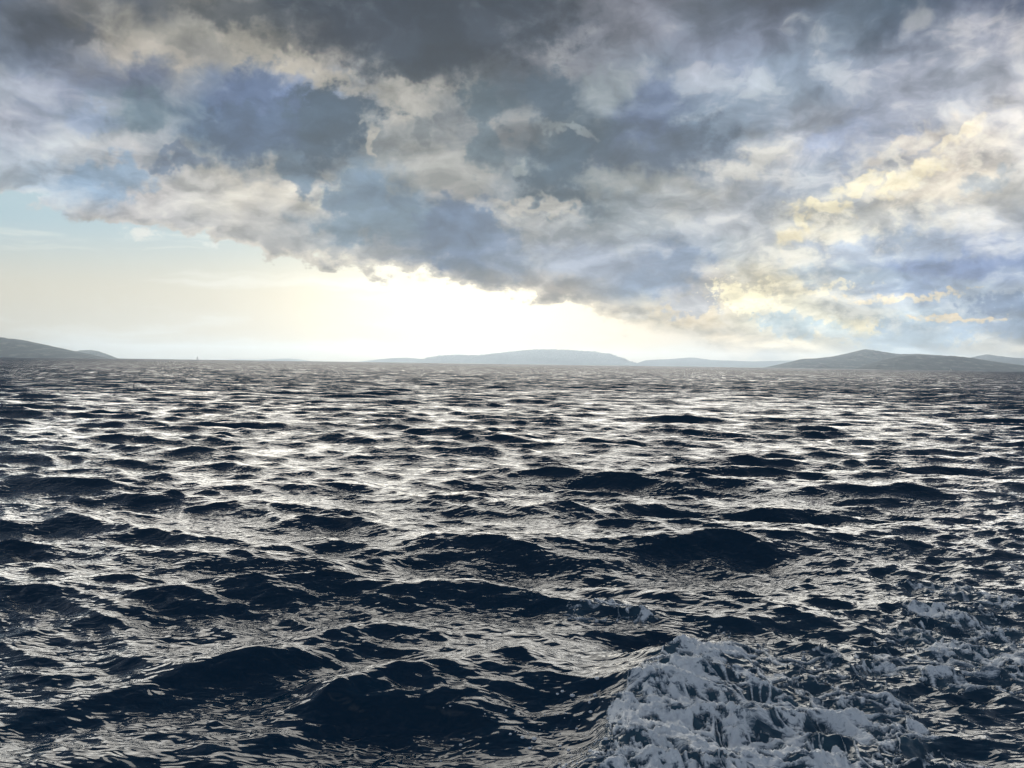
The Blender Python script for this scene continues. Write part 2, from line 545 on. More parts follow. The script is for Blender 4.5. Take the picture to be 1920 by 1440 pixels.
def vnoise(x, y):
    xi = np.floor(x).astype(np.int64)
    yi = np.floor(y).astype(np.int64)
    fx = (x - xi).astype(np.float32)
    fy = (y - yi).astype(np.float32)
    fx = fx * fx * fx * (fx * (fx * 6 - 15) + 10)
    fy = fy * fy * fy * (fy * (fy * 6 - 15) + 10)
    a = _LAT[xi & 511, yi & 511]
    b = _LAT[(xi + 1) & 511, yi & 511]
    c = _LAT[xi & 511, (yi + 1) & 511]
    d = _LAT[(xi + 1) & 511, (yi + 1) & 511]
    return (a * (1 - fx) + b * fx) * (1 - fy) + (c * (1 - fx) + d * fx) * fy


def fbm(x, y, scale, octv=4, gain=0.5, seed=0.0):
    s = np.zeros(np.shape(x), np.float32)
    amp, tot = 1.0, 0.0
    ca, sa = math.cos(0.6), math.sin(0.6)
    X, Y = x * scale + seed * 17.3, y * scale + seed * 9.1
    for _ in range(octv):
        s += amp * vnoise(X, Y)
        tot += amp
        amp *= gain
        X, Y = (X * ca - Y * sa) * 2.03 + 5.1, (X * sa + Y * ca) * 2.03 + 1.7
    return s / tot          # 0..1


def ridged(x, y, scale, octv=4, gain=0.55, seed=0.0):
    s = np.zeros(np.shape(x), np.float32)
    amp, tot = 1.0, 0.0
    ca, sa = math.cos(0.9), math.sin(0.9)
    X, Y = x * scale + seed * 13.7, y * scale + seed * 7.9
    for _ in range(octv):
        s += amp * (1.0 - np.abs(2.0 * vnoise(X, Y) - 1.0))
        tot += amp
        amp *= gain
        X, Y = (X * ca - Y * sa) * 2.07 + 3.3, (X * sa + Y * ca) * 2.07 + 8.2
    return s / tot


def sstep(a, b, x):
    t = np.clip((x - a) / (b - a), 0.0, 1.0)
    return t * t * (3 - 2 * t)


# ------------------------------------------------------------------ the sea
WIND = -100.0          # direction the wind waves travel to (degrees; -90 is straight at the boat)
_rw = np.random.RandomState(4)
WAVES = []
N_W = 150
for i in range(N_W):
    lam = 0.15 * (8.0 / 0.15) ** ((i + _rw.rand()) / N_W)
    spread = 10.0 + 24.0 * min(1.0, 0.7 / lam)
    th = R(WIND + _rw.randn() * spread)
    k = 2 * math.pi / lam
    sl = 0.038 if lam < 0.9 else 0.041
    if lam > 2.8:
        sl *= (2.8 / lam) ** 1.5
    WAVES.append((lam, k * math.cos(th), k * math.sin(th), sl / k * (0.6 + 0.8 * _rw.rand()), _rw.rand() * 2 * math.pi))

# single crests that stand out in the photograph: X, Y, length m, width m, height m, tilt of the crest line
CRESTS = [
 (110, 1345, 2.2, 0.62, 0.30, 14), (700, 1242, 1.5, 0.50, 0.34, 34), (330, 1240, 2.6, 0.55, 0.22, 24),
 (860, 1090, 1.7, 0.60, 0.34, 10), (640, 1185, 1.4, 0.45, 0.20, 26), (480, 1100, 3.2, 0.7, 0.18, 18),
 (60, 955, 3.2, 0.9, 0.34, 2), (720, 895, 3.0, 0.9, 0.32, -3), (1045, 935, 2.6, 0.8, 0.36, 5),
 (1180, 930, 1.2, 0.7, 0.34, 0), (1590, 905, 3.0, 0.9, 0.34, -10), (300, 1030, 3.4, 0.8, 0.26, 6),
 (1250, 1090, 2.6, 0.6, 0.24, -28), (1080, 1025, 2.4, 0.6, 0.24, 0), (560, 1400, 1.3, 0.45, 0.26, 30),
 (930, 1330, 1.4, 0.40, 0.20, -22), (1480, 950, 2.2, 0.7, 0.22, -8), (430, 905, 2.4, 0.7, 0.24, 4),
 (1150, 1165, 1.0, 0.4, 0.16, 12), (1320, 1010, 2.6, 0.7, 0.2, -14),
]
CRESTS_W = []
for (X, Y, L, W, A, tilt) in CRESTS:
    p = on_sea(X, Y, A * 0.8)
    CRESTS_W.append((p.x, p.y, L * 1.3, W * 0.75, A * 0.48, R(tilt)))


def wake_line(pts, z=0.15):
    return [tuple(on_sea(X, Y, z)[:2]) for X, Y in pts]


def seg_dist(x, y, pts):
    """distance to a polyline, and parameter 0..1 along it"""
    best = np.full(x.shape, 1e9, np.float32)
    par = np.zeros(x.shape, np.float32)
    n = len(pts) - 1
    for i in range(n):
        (ax, ay), (bx, by) = pts[i], pts[i + 1]
        vx, vy = bx - ax, by - ay
        t = np.clip(((x - ax) * vx + (y - ay) * vy) / (vx * vx + vy * vy), 0, 1)
        dd = np.hypot(x - ax - t * vx, y - ay - t * vy)
        m = dd < best
        best = np.where(m, dd, best)
        par = np.where(m, (i + t) / n, par)
    return best, par


# breaking crest thrown up by the boat: runs from under the boat out to the right
BREAKER = wake_line([(1180, 1560), (1150, 1420), (1180, 1330), (1240, 1245), (1300, 1205), (1370, 1190), (1420, 1192)], 0.28)
# foam strokes: pixel polyline, half width m, strength
STROKES = [
 ([(1240, 1520), (1230, 1420), (1250, 1330), (1290, 1255), (1340, 1212)], 0.42, 1.0),
 ([(1320, 1480), (1345, 1400), (1380, 1330)], 0.38, 0.95),
 ([(1440, 1490), (1450, 1430), (1470, 1400)], 0.40, 0.88),
 ([(1340, 1340), (1430, 1370), (1540, 1410), (1610, 1450)], 0.30, 0.95),
 ([(1440, 1285), (1475, 1310), (1510, 1335)], 0.22, 0.78),
 ([(1570, 1325), (1620, 1335), (1690, 1345)], 0.22, 0.82),
 ([(1590, 1300), (1660, 1290)], 0.14, 0.70),
 ([(1720, 1170), (1770, 1190), (1850, 1205)], 0.30, 0.80),
 ([(1745, 1130), (1800, 1150), (1870, 1165)], 0.22, 0.72),
 ([(1640, 1230), (1700, 1250), (1780, 1262)], 0.16, 0.62),
 ([(1380, 1235), (1480, 1262), (1600, 1280)], 0.22, 0.40),
 ([(1090, 1180), (1140, 1160), (1190, 1165)], 0.16, 0.66),
 ([(1100, 1140), (1160, 1125), (1200, 1150)], 0.14, 0.55),
 ([(1500, 1215), (1600, 1225), (1690, 1215)], 0.25, 0.32),
 ([(1780, 1090), (1850, 1110), (1920, 1120)], 0.35, 0.48),
 ([(1850, 1230), (1920, 1260)], 0.3, 0.45),
 ([(1560, 1400), (1680, 1420), (1800, 1425)], 0.25, 0.34),
]
STROKES_W = [(wake_line(p, 0.12), w * 1.3, s) for p, w, s in STROKES]
# centre line of the churned water behind the boat
CHURN = wake_line([(1500, 1500), (1560, 1350), (1640, 1250), (1760, 1130), (1880, 1040), (2050, 960)], 0.0)


def wake_fields(x, y):
    """churn (0..1), breaker height, foam density"""
    dc, _ = seg_dist(x, y, CHURN)
    wobble = fbm(x, y, 0.6, 3, 0.5, 2.0) - 0.5
    width = 1.5 + 0.10 * np.maximum(y - 6.0, 0)
    churn = sstep(1.25, 0.35, (dc + wobble * 1.2) / width)
    db, pb = seg_dist(x, y, BREAKER)
    # side: positive on the right (inside of the wake)
    bx = np.array([p[0] for p in BREAKER])
    by = np.array([p[1] for p in BREAKER])
    line_x = np.interp(y, by, bx)
    side = x - line_x
    sg = 1.0 / (1.0 + np.exp(-np.clip(side / 0.10, -30, 30)))
    wdt = 0.42 + 0.68 * sg
    amp = 0.16 * sstep(1.02, 0.72, pb) * sstep(10.3, 8.6, y)
    brk = amp * np.exp(-(db / wdt) ** 2)
    brk -= 0.05 * sstep(1.02, 0.7, pb) * np.exp(-((db - 0.85) / 0.5) ** 2) * (1.0 - sg)
    F = np.zeros(x.shape, np.float32)
    wx = (fbm(x, y, 1.6, 4, 0.55, 5.0) - 0.5) * 0.55
    wy = (fbm(x, y, 1.6, 4, 0.55, 6.0) - 0.5) * 0.55
    xw, yw = x + wx, y + wy
    for pts, w, s in STROKES_W:
        dd, _ = seg_dist(xw, yw, pts)
        F = np.maximum(F, s * np.exp(-(dd / w) ** 2))
    F = np.where((side < -0.22) & (pb > 0.05) & (pb < 0.85) & (y < 9.4), F * np.exp(np.minimum(side + 0.22, 0) / 0.08), F)
    return churn, brk, F


R1, R2, R3, R4 = 2.6, 60.0, 520.0, 24000.0
S1, S2, S3 = 0.0042, 0.0052, 0.045
N_COL_FINE, HALF = 860, R(40.0)


def spacing_at(r):
    return np.where(r < R2, r * S1, np.where(r < R3, r * S2, r * S3))


def sea_disp(x, y):
    """horizontal and vertical displacement of the sea at rest points (x, y), given nearest first"""
    r = np.hypot(x, y)
    sp = spacing_at(r)
    near = (x > -0.8) & (x < 16.0) & (y > 3.0) & (y < 30.0)
    churn = np.zeros(x.shape, np.float32)
    brk = np.zeros(x.shape, np.float32)
    F = np.zeros(x.shape, np.float32)
    if near.any():
        c_, b_, f_ = wake_fields(x[near], y[near])
        churn[near], brk[near], F[near] = c_, b_, f_
    # gusts: patches of steeper and calmer water
    calm = (1.0 - 0.72 * churn).astype(np.float32)
    busy = (1.0 + 0.5 * churn).astype(np.float32)
    gust = 0.80 + 0.5 * fbm(x, y, 0.035, 3, 0.5, 1.0)
    z = np.zeros(x.shape, np.float32)
    hx = np.zeros(x.shape, np.float32)
    hy = np.zeros(x.shape, np.float32)
    x32, y32 = x.astype(np.float32), y.astype(np.float32)
    for lam, kx, ky, a, ph in WAVES:
        # shorter waves than the mesh can carry are left out far away
        n = int(np.searchsorted(sp, lam / 2.6))
        if n == 0:
            continue
        w = (sstep(lam / 2.6, lam / 5.0, sp[:n]) * a).astype(np.float32)
        if lam > 0.9:
            w *= calm[:n]
        elif lam < 0.5:
            w *= busy[:n]
        w *= gust[:n]
        arg = np.float32(kx) * x32[:n] + np.float32(ky) * y32[:n] + np.float32(ph)
        kk = math.hypot(kx, ky)
        z[:n] += w * np.cos(arg)
        w *= np.sin(arg)
        Q = 0.95 if lam < 4 else 0.7
        hx[:n] -= np.float32(Q * kx / kk) * w
        hy[:n] -= np.float32(Q * ky / kk) * w
    # single crests
    for (cx, cy, L, W, A, t) in CRESTS_W:
        m = (np.abs(x - cx) < 3 * L) & (np.abs(y - cy) < 3 * L)
        if not m.any():
            continue
        ex, ey = x[m] - cx, y[m] - cy
        al = ex * math.cos(t) + ey * math.sin(t)
        ac = -ex * math.sin(t) + ey * math.cos(t)
        al = al / (L * 0.5)
        ac = ac + 0.10 * L * al * al * 0.5 + 0.12 * np.sin(al * 2.3 + cx)
        wd = np.where(ac < 0, W * 0.75, W * 1.25)
        env = A * np.exp(-al * al)
        cusp = np.exp(0.25 - np.sqrt((1.25 * ac / wd) ** 2 + 0.0625))
        prof = cusp - 0.42 * np.exp(-((np.abs(ac) - 1.7 * W) / (0.9 * W)) ** 2)
        z[m] += env * prof
        g = env * np.exp(-(ac / wd) ** 2) * 0.3
        hx[m] += g * math.sin(t) * 1.0
        hy[m] -= g * math.cos(t) * 1.0
    # boat wake
    m = churn + np.abs(brk) + F > 1e-5
    if m.any():
        xm, ym = x[m], y[m]
        tb = fbm(xm, ym, 2.6, 4, 0.55, 3.0) - 0.5
        tr = ridged(xm, ym, 3.4, 3, 0.55, 4.0) - 0.5
        z[m] += churn[m] * (0.09 * tb + 0.025 * tr)
        z[m] += brk[m] + np.minimum(F[m], 0.8) * (0.09 * tr + 0.10 * tb)
        lean = brk[m] * 0.12
        hx[m] -= lean
    return hx, hy, z, churn, F


def build_sea():
    rings = [0.02, 0.7, 1.4, 2.0]
    r = R1
    while r < R4:
        rings.append(r)
        r += float(spacing_at(np.array(r)))
    rings = np.array(rings + [R4])
    fine = np.linspace(-HALF, HALF, N_COL_FINE)
    coarse = np.linspace(HALF, 2 * math.pi - HALF, 62)[1:-1]
    ang = np.concatenate([fine, coarse])
    nr, na = len(rings), len(ang)
    rr, aa = np.meshgrid(rings, ang, indexing='ij')
    x = (rr * np.sin(aa)).ravel()
    y = (rr * np.cos(aa)).ravel()
    hx, hy, z, churn, F = sea_disp(x, y)
    # the coarse part beside and behind the camera stays smooth
    soft = np.concatenate([np.ones(N_COL_FINE), np.full(len(coarse), 0.0)])
    soft = np.tile(soft, nr)
    co = np.stack([x + hx * soft, y + hy * soft, z * soft], 1)
    i = np.arange(nr - 1)[:, None] * na
    j = np.arange(na)[None, :]
    j2 = (j + 1) % na
    quads = np.stack([i + j, i + j2, i + na + j2, i + na + j], -1).reshape(-1, 4)[:, ::-1]
    me = mesh_from_arrays('sea', co, quads)
    float_attr(me, 'churn', np.clip(churn, 0, 1))
    float_attr(me, 'foam', np.clip(F, 0, 1))
    o = add_obj('sea', me, MAT_SEA)
    tag(o, kind='structure', label='dark blue choppy sea reflecting the cloudy sky', category='sea')
    return o


def sea_material():
    m, T, bs, out = new_mat('sea_water')
    geo = T.node('ShaderNodeNewGeometry')
    P = geo.outputs['Position']
    at = T.node('ShaderNodeAttribute', attribute_name='churn')
    fo = T.node('ShaderNodeAttribute', attribute_name='foam')
    churn, foam = at.outputs['Fac'], fo.outputs['Fac']
    # wind ripples, stretched along the crests
    pr = T.vmath('MULTIPLY', P, (1.0, 2.2, 1.0))
    rip = T.noise(pr, 5.0, 1.0, 0.45, dims='3D', dist=0.8)
    rip2 = T.noise(pr, 2.0, 2.0, 0.5, dims='3D', dist=0.5)
    hgt = T.math('ADD', T.math('MULTIPLY', rip, 0.046), T.math('MULTIPLY', rip2, 0.07))
    bump = T.node('ShaderNodeBump')
    bump.inputs['Strength'].default_value = 1.0
    bump.inputs['Distance'].default_value = 0.55
    T.put(bump.inputs['Height'], hgt)
    # beyond the reach of the mesh the wave faces are carried by the normal alone
    px_, py_, _z = T.sep(P)
    rad = T.math('SQRT', T.math('ADD', T.math('MULTIPLY', px_, px_), T.math('MULTIPLY', py_, py_)))
    far = T.rng(rad, 18.0, 130.0)
    fn = T.vmath('SUBTRACT', T.noise(T.vmath('MULTIPLY', P, (0.6, 1.0, 1.0)), 0.40, 3.0, 0.7, 'Color'), (0.5, 0.84, 0.5))
    fn = T.vmath('MULTIPLY', fn, T.comb(T.math('MULTIPLY', far, 0.6), T.math('MULTIPLY', far, 0.9), 0.0))
    chop = T.rng(rad, 6.0, 40.0, 0.03, 0.60)
    fc_ = T.vmath('SUBTRACT', T.noise(T.vmath('MULTIPLY', P, (0.8, 1.2, 1.0)), 1.25, 2.0, 0.55, 'Color'), (0.5, 0.54, 0.5))
    fc_ = T.vmath('MULTIPLY', fc_, T.comb(T.math('MULTIPLY', chop, 0.6), chop, 0.0))
    T.put(bs.inputs['Normal'], T.vmath('NORMALIZE', T.vmath('ADD', T.vmath('ADD', bump.outputs[0], fn), fc_)))
    # deep water; a little milky where the boat has beaten air into it
    milky = T.math('MULTIPLY', T.math('ADD', T.math('MULTIPLY', churn, 0.10), T.math('MULTIPLY', foam, 0.8)), T.noise(P, 3.0, 4.0, 0.6), clamp=True)
    T.put(bs.inputs['Base Color'], T.mix(milky, (0.003, 0.030, 0.062, 1), (0.11, 0.21, 0.27, 1)))
    T.put(bs.inputs['Roughness'], T.math('ADD', 0.035, T.math('MULTIPLY', milky, 0.35)))
    bs.inputs['IOR'].default_value = 1.36
    return m


MAT_SEA = sea_material()
SEA = build_sea()


# ------------------------------------------------------------------ wake foam, spray and bubbles
def foam_material():
    m, T, bs, out = new_mat('foam')
    geo = T.node('ShaderNodeNewGeometry')
    P = geo.outputs['Position']
    th = T.node('ShaderNodeAttribute', attribute_name='thick').outputs['Fac']
    # filaments drawn out along the flow of the wake
    mp = T.node('ShaderNodeMapping', vector_type='POINT')
    mp.inputs['Rotation'].default_value = (0, 0, R(-62))
    mp.inputs['Scale'].default_value = (9.0, 30.0, 16.0)
    T.put(mp.inputs['Vector'], P)
    n = T.noise(mp.outputs[0], 1.0, 5.0, 0.65, dist=1.2)
    f = T.rng(T.math('ADD', th, T.math('MULTIPLY', T.math('SUBTRACT', n, 0.5), 1.7)), -0.04, 0.58)
    T.put(bs.inputs['Base Color'], T.mix(f, (0.10, 0.16, 0.22, 1), (0.90, 0.93, 0.95, 1)))
    T.put(bs.inputs['Roughness'], T.rng(f, 0.0, 1.0, 0.15, 0.55))
    bs.inputs['IOR'].default_value = 1.33
    bump = T.node('ShaderNodeBump')
    bump.inputs['Strength'].default_value = 0.8
    bump.inputs['Distance'].default_value = 0.02
    T.put(bump.inputs['Height'], T.noise(P, 48.0, 3.0, 0.6))
    T.put(bs.inputs['Normal'], bump.outputs[0])
    return m


MAT_FOAM = foam_material()


def build_foam():
    rings = []
    r = 5.3
    while r < 17.0:
        rings.append(r)
        r *= 1.0022
    rings = np.array(rings)
    ang = np.arange(R(-3.0), R(38.0), 0.00112)
    nr, na = len(rings), len(ang)
    rr, aa = np.meshgrid(rings, ang, indexing='ij')
    x = (rr * np.sin(aa)).ravel()
    y = (rr * np.cos(aa)).ravel()
    hx, hy, z, churn, F = sea_disp(x, y)
    lace = ridged(x + 0.25 * (fbm(x, y, 2.2, 3, 0.5, 8.0) - 0.5), y + 0.25 * (fbm(x, y, 2.2, 3, 0.5, 9.0) - 0.5), 6.4, 5, 0.66, 1.0)
    clump = fbm(x, y, 4.6, 6, 0.68, 7.0)
    D = F * 0.64 + 1.5 * (lace - 0.60) + 1.5 * (clump - 0.5) - 0.47
    # thin webs of foam between the thick patches
    wx2, wy2 = x + 0.5 * (fbm(x, y, 1.8, 3, 0.5, 14.0) - 0.5), y + 0.5 * (fbm(x, y, 1.8, 3, 0.5, 15.0) - 0.5)
    for sc_, wd_ in ((2.6, 0.15), (5.2, 0.12)):
        web = 1.0 - np.abs(2.0 * vnoise(wx2 * sc_ + 31.0, wy2 * sc_ * 0.8 + 12.0) - 1.0)
        D = np.maximum(D, np.where(F > 0.10, (web - (1.0 - wd_ * F - 0.02)) * 2.4, -1.0))
    D = np.where(F < 0.05, -1.0, D)
    billow = 1.0 - np.abs(2.0 * fbm(x, y, 13.0, 3, 0.6, 12.0) - 1.0) * 1.6
    body = np.clip(D, 0, 0.6)
    t = np.where(D > 0, 0.012 + body * (0.02 + 0.08 * np.clip(F, 0, 1) ** 2 * np.clip(billow, 0, 1)), 0.012 + D * 0.35)
    co = np.stack([x + hx, y + hy, z + t], 1)
    i = np.arange(nr - 1)[:, None] * na
    j = np.arange(na - 1)[None, :]
    quads = np.stack([i + j, i + j + 1, i + na + j + 1, i + na + j], -1).reshape(-1, 4)[:, ::-1]
    keep = (D[quads] > -0.05).any(1)
    quads = quads[keep]
    used = np.unique(quads)
    remap = np.full(len(x), -1, np.int64)
    remap[used] = np.arange(len(used))
    me = mesh_from_arrays('wake_foam', co[used], remap[quads])
    float_attr(me, 'thick', np.clip(D[used] * 1.9 + 0.08, 0, 1))
    o = add_obj('wake_foam', me, MAT_FOAM)
    tag(o, 'white churned foam of the boat wake spreading over dark water', 'foam', kind='stuff')
    print('foam faces', len(quads))
    return o


def blobs(name, centres, radii, squash, mat, label, category):
    """many tiny round drops joined into one mesh"""
    bm = bmesh.new()
    bmesh.ops.create_icosphere(bm, subdivisions=2, radius=1.0)
    bv = np.array([v.co[:] for v in bm.verts])
    bf = np.array([[v.index for v in f.verts] for f in bm.faces])
    bm.free()
    n = len(centres)
    sc = np.stack([radii, radii, radii * squash], 1)
    co = (centres[:, None, :] + bv[None] * sc[:, None, :]).reshape(-1, 3)
    fa = (bf[None] + (np.arange(n) * len(bv))[:, None, None]).reshape(-1, 3)
    me = mesh_from_arrays(name, co, fa)
    float_attr(me, 'thick', np.full(len(co), 0.8))
    o = add_obj(name, me, mat)
    tag(o, label, category, kind='stuff')
    return o


def surface_points(pts):
    """rest points (N,2) -> points on the displaced sea"""
    pts = np.asarray(pts, float)
    pts = pts[np.argsort(np.hypot(pts[:, 0], pts[:, 1]))]
    hx, hy, z, _, F = sea_disp(pts[:, 0].copy(), pts[:, 1].copy())
    return np.stack([pts[:, 0] + hx, pts[:, 1] + hy, z], 1), F


def build_spray():
    rg = np.random.RandomState(21)
    bx = np.array(BREAKER)
    pts = []
    for _ in range(300):
        k = rg.rand() * (len(bx) - 2.2)
        i = int(k)
        p = bx[i] * (1 - (k - i)) + bx[i + 1] * (k - i)
        pts.append((p[0] - abs(rg.randn()) * 0.16 + rg.rand() * 0.5, p[1] + rg.randn() * 0.12))
    P, _ = surface_points(pts)
    P[:, 2] += rg.exponential(0.07, len(P)) - 0.01
    rad = 0.002 + 0.008 * rg.rand(len(P)) ** 4
    blobs('spray', P, rad, np.full(len(P), 1.0)[0], MAT_FOAM, 'fine white spray drops thrown up along the breaking wake', 'spray')
    pts = []
    while len(pts) < 130:
        X, Y = 780 + rg.rand() * 370, 1300 + rg.rand() * 150
        if rg.rand() < ((X - 700) / 450) * ((Y - 1270) / 170):
            p = on_sea(X, Y, 0.0)
            pts.append((p.x, p.y))
    P, _ = surface_points(pts)
    rad = 0.006 + 0.022 * rg.rand(len(P)) ** 4
    blobs('foam_bubbles', P, rad, 0.6, MAT_FOAM, 'scattered pale foam bubbles floating in front of the wake', 'bubbles')


build_foam()
build_spray()


# ------------------------------------------------------------------ islands and far hills
def land_material(name, scrub, rock, scale):
    m, T, bs, out = new_mat(name)
    P = T.node('ShaderNodeNewGeometry').outputs['Position']
    n = T.noise(T.vmath('MULTIPLY', P, (1.0, 0.6, 2.0)), scale, 6.0, 0.65)
    T.put(bs.inputs['Base Color'], T.mix(T.rng(n, 0.48, 0.68), scrub, rock))
    bs.inputs['Roughness'].default_value = 0.95
    bs.inputs['Specular IOR Level'].default_value = 0.1
    return m


MAT_LAND = land_material('scrub_hillside', (0.030, 0.042, 0.036, 1), (0.15, 0.145, 0.13, 1), 0.012)
MAT_LEAF = land_material('pine_foliage', (0.03, 0.045, 0.022, 1), (0.06, 0.08, 0.04, 1), 0.1)


def horizon_y(X):
    return 683.0 + (X - 960.0) * math.tan(R(ROLL))


def hill(name, label, D, profile, depth, seed, rough=1.0, cols=320, rows=44):
    """profile: photograph X and height in pixels above the horizon; D metres away"""
    X = np.array([p[0] for p in profile], float)
    H = np.array([p[1] for p in profile], float) / FPX * D
    xs = np.linspace(X[0], X[-1], cols)
    # smooth the broken line
    h = np.interp(xs, X, H)
    ker = np.hanning(max(5, cols // 22))
    ker /= ker.sum()
    hp = np.pad(h, len(ker) // 2, mode='edge')
    h = np.convolve(hp, ker, 'same')[len(ker) // 2:len(ker) // 2 + cols]
    h = np.minimum(h, np.interp(xs, X, H) * 1.15 + 0.5)
    wx = (xs - 960.0) / FPX * D
    t = np.linspace(-1, 1, rows)
    tt, hh = np.meshgrid(t, h, indexing='ij')
    _, ww = np.meshgrid(t, wx, indexing='ij')
    yy = D + tt * depth
    sc = 1.0 / (0.16 * (wx[-1] - wx[0]))
    spur = ridged(ww, yy * 0.6, sc * 2.0, 4, 0.5, seed)
    shape = (1.0 - np.abs(tt) ** 1.5)
    z = hh * shape * (1.0 - 0.45 * rough * np.abs(tt) * (1.0 - spur) * 1.6)
    z += (fbm(ww, yy, sc * 9.0, 4, 0.55, seed + 3) - 0.5) * 0.05 * h.max() * np.clip(hh / h.max(), 0, 1) * shape
    z = z - 1.5 * (np.abs(tt) > 0.985)
    co = np.stack([ww.ravel() * (yy.ravel() / D), yy.ravel(), z.ravel()], 1)
    i = np.arange(rows - 1)[:, None] * cols
    j = np.arange(cols - 1)[None, :]
    quads = np.stack([i + j, i + j + 1, i + cols + j + 1, i + cols + j], -1).reshape(-1, 4)
    me = mesh_from_arrays(name, co, quads)
    o = add_obj(name, me, MAT_LAND)
    tag(o, label, 'hill', kind='structure')
    return o, co.reshape(rows, cols, 3)


def woodland(parent, grid, n, size, seed):
    """low-poly crowns standing on a hill"""
    rg = np.random.RandomState(seed)
    rows, cols, _ = grid.shape
    bm = bmesh.new()
    bmesh.ops.create_icosphere(bm, subdivisions=1, radius=1.0)
    bv = np.array([v.co[:] for v in bm.verts])
    bf = np.array([[v.index for v in f.verts] for f in bm.faces])
    bm.free()
    cen, rad = [], []
    while len(cen) < n:
        i = rows // 2 - int(abs(rg.randn()) * rows * 0.16)
        j = rg.randint(3, cols - 3)
        if i < 2 or grid[i, j, 2] < size:
            continue
        p = grid[i, j].copy()
        p[0] += rg.randn() * size
        p[1] += rg.randn() * size
        cen.append(p)
        rad.append(size * (0.4 + 0.8 * rg.rand() ** 2))
    cen, rad = np.array(cen), np.array(rad)
    jit = 1.0 + 0.35 * (rg.rand(n, len(bv), 1) - 0.5)
    co = cen[:, None, :] + bv[None] * jit * rad[:, None, None] * np.array([1.2, 1.2, 0.9])
    co[:, :, 2] += rad[:, None] * 0.45
    fa = (bf[None] + (np.arange(n) * len(bv))[:, None, None]).reshape(-1, 3)
    me = mesh_from_arrays('woodland', co.reshape(-1, 3), fa, smooth=False)
    o = add_obj('woodland', me, MAT_LEAF, parent)
    o['kind'] = 'stuff'
    o['label'] = 'low pine woodland along the island ridge'


isl, g = hill('island', 'long low hazy island on the horizon below the bright gap', 20500.0,
              [(778, 0), (800, 9), (830, 14), (860, 15), (900, 15), (930, 19), (960, 23), (1000, 27), (1030, 28), (1070, 27), (1110, 25), (1140, 22), (1170, 12), (1190, 4), (1203, 0)], 1100.0, 1.0, 0.6)
woodland(isl, g, 1800, 16.0, 5)
hill('island', 'faint low island touching the left end of the long hazy island', 21500.0,
     [(672, 0), (700, 4), (735, 8), (760, 9), (790, 7), (830, 3), (850, 0)], 700.0, 2.0, 0.6)
hill('island', 'thin faint island line between the headland and the bright gap', 22500.0,
     [(425, 0), (440, 1.6), (460, 1.2), (480, 1.0), (510, 3.0), (540, 4.4), (560, 3.2), (580, 0)], 500.0, 3.0, 0.5)
hill('headland', 'blue grey headland sloping down to the sea at the left edge', 7000.0,
     [(-420, 0), (-330, 26), (-200, 44), (-60, 42), (0, 37), (40, 33), (80, 25), (120, 17), (160, 9), (190, 3), (205, 0)], 900.0, 4.0, 0.9)
hill('hill', 'small pale hill peeking out behind the left headland', 10500.0,
     [(100, 0), (125, 8), (150, 14.5), (170, 15.5), (185, 13), (200, 8), (222, 0)], 500.0, 5.0, 0.7)
hill('hill', 'pale distant ridge running right from the hazy island', 21000.0,
     [(1180, 0), (1210, 11), (1250, 13), (1280, 16), (1300, 17), (1330, 13), (1370, 12), (1410, 11), (1450, 13), (1500, 14), (1560, 12), (1640, 0)], 1200.0, 6.0, 0.7)
hill('hill', 'blue hill with the highest peak on the right horizon', 9000.0,
     [(1430, 0), (1470, 9), (1500, 17), (1530, 19), (1560, 23), (1590, 30), (1620, 38), (1650, 34), (1680, 29), (1720, 30), (1760, 28), (1800, 25), (1850, 16), (1900, 6), (1930, 0)], 1000.0, 7.0, 1.0)
hill('hill', 'darker slate blue hillside in front at the right edge', 6600.0,
     [(1600, 0), (1640, 14), (1680, 24), (1720, 28), (1760, 27), (1790, 27), (1820, 24), (1860, 18), (1900, 13), (1940, 9), (2000, 4), (2050, 0)], 800.0, 8.0, 1.0)
hill('islet', 'tiny peaked islet in front of the blue right hill', 7200.0,
     [(1522, 0), (1532, 5), (1540, 8), (1550, 5), (1562, 2.5), (1580, 2.0), (1592, 0)], 160.0, 9.0, 0.8, 120, 24)
hill('hill', 'far pale blue hills rising behind the dark right hillside', 14500.0,
     [(1740, 0), (1790, 14), (1820, 25), (1850, 31), (1870, 28), (1900, 25), (1930, 24), (1990, 26), (2080, 10), (2120, 0)], 900.0, 10.0, 0.9)


# ------------------------------------------------------------------ two sailing boats far out
def plain_mat(name, c, rough):
    m, T, bs, out = new_mat(name)
    P = T.node('ShaderNodeNewGeometry').outputs['Position']
    n = T.noise(P, 1.3, 4.0, 0.6)
    T.put(bs.inputs['Base Color'], T.mix(n, tuple(q * 0.85 for q in c) + (1,), tuple(c) + (1,)))
    bs.inputs['Roughness'].default_value = rough
    return m


MAT_HULL = plain_mat('hull_paint', (0.75, 0.75, 0.74), 0.35)
MAT_SAIL = plain_mat('sail_cloth', (0.80, 0.79, 0.75), 0.8)
MAT_SPAR = plain_mat('mast_alloy', (0.45, 0.46, 0.47), 0.4)


def bm_obj(name, bm, mat, parent):
    me = bpy.data.meshes.new(name)
    bm.to_mesh(me)
    bm.free()
    return add_obj(name, me, mat, parent)


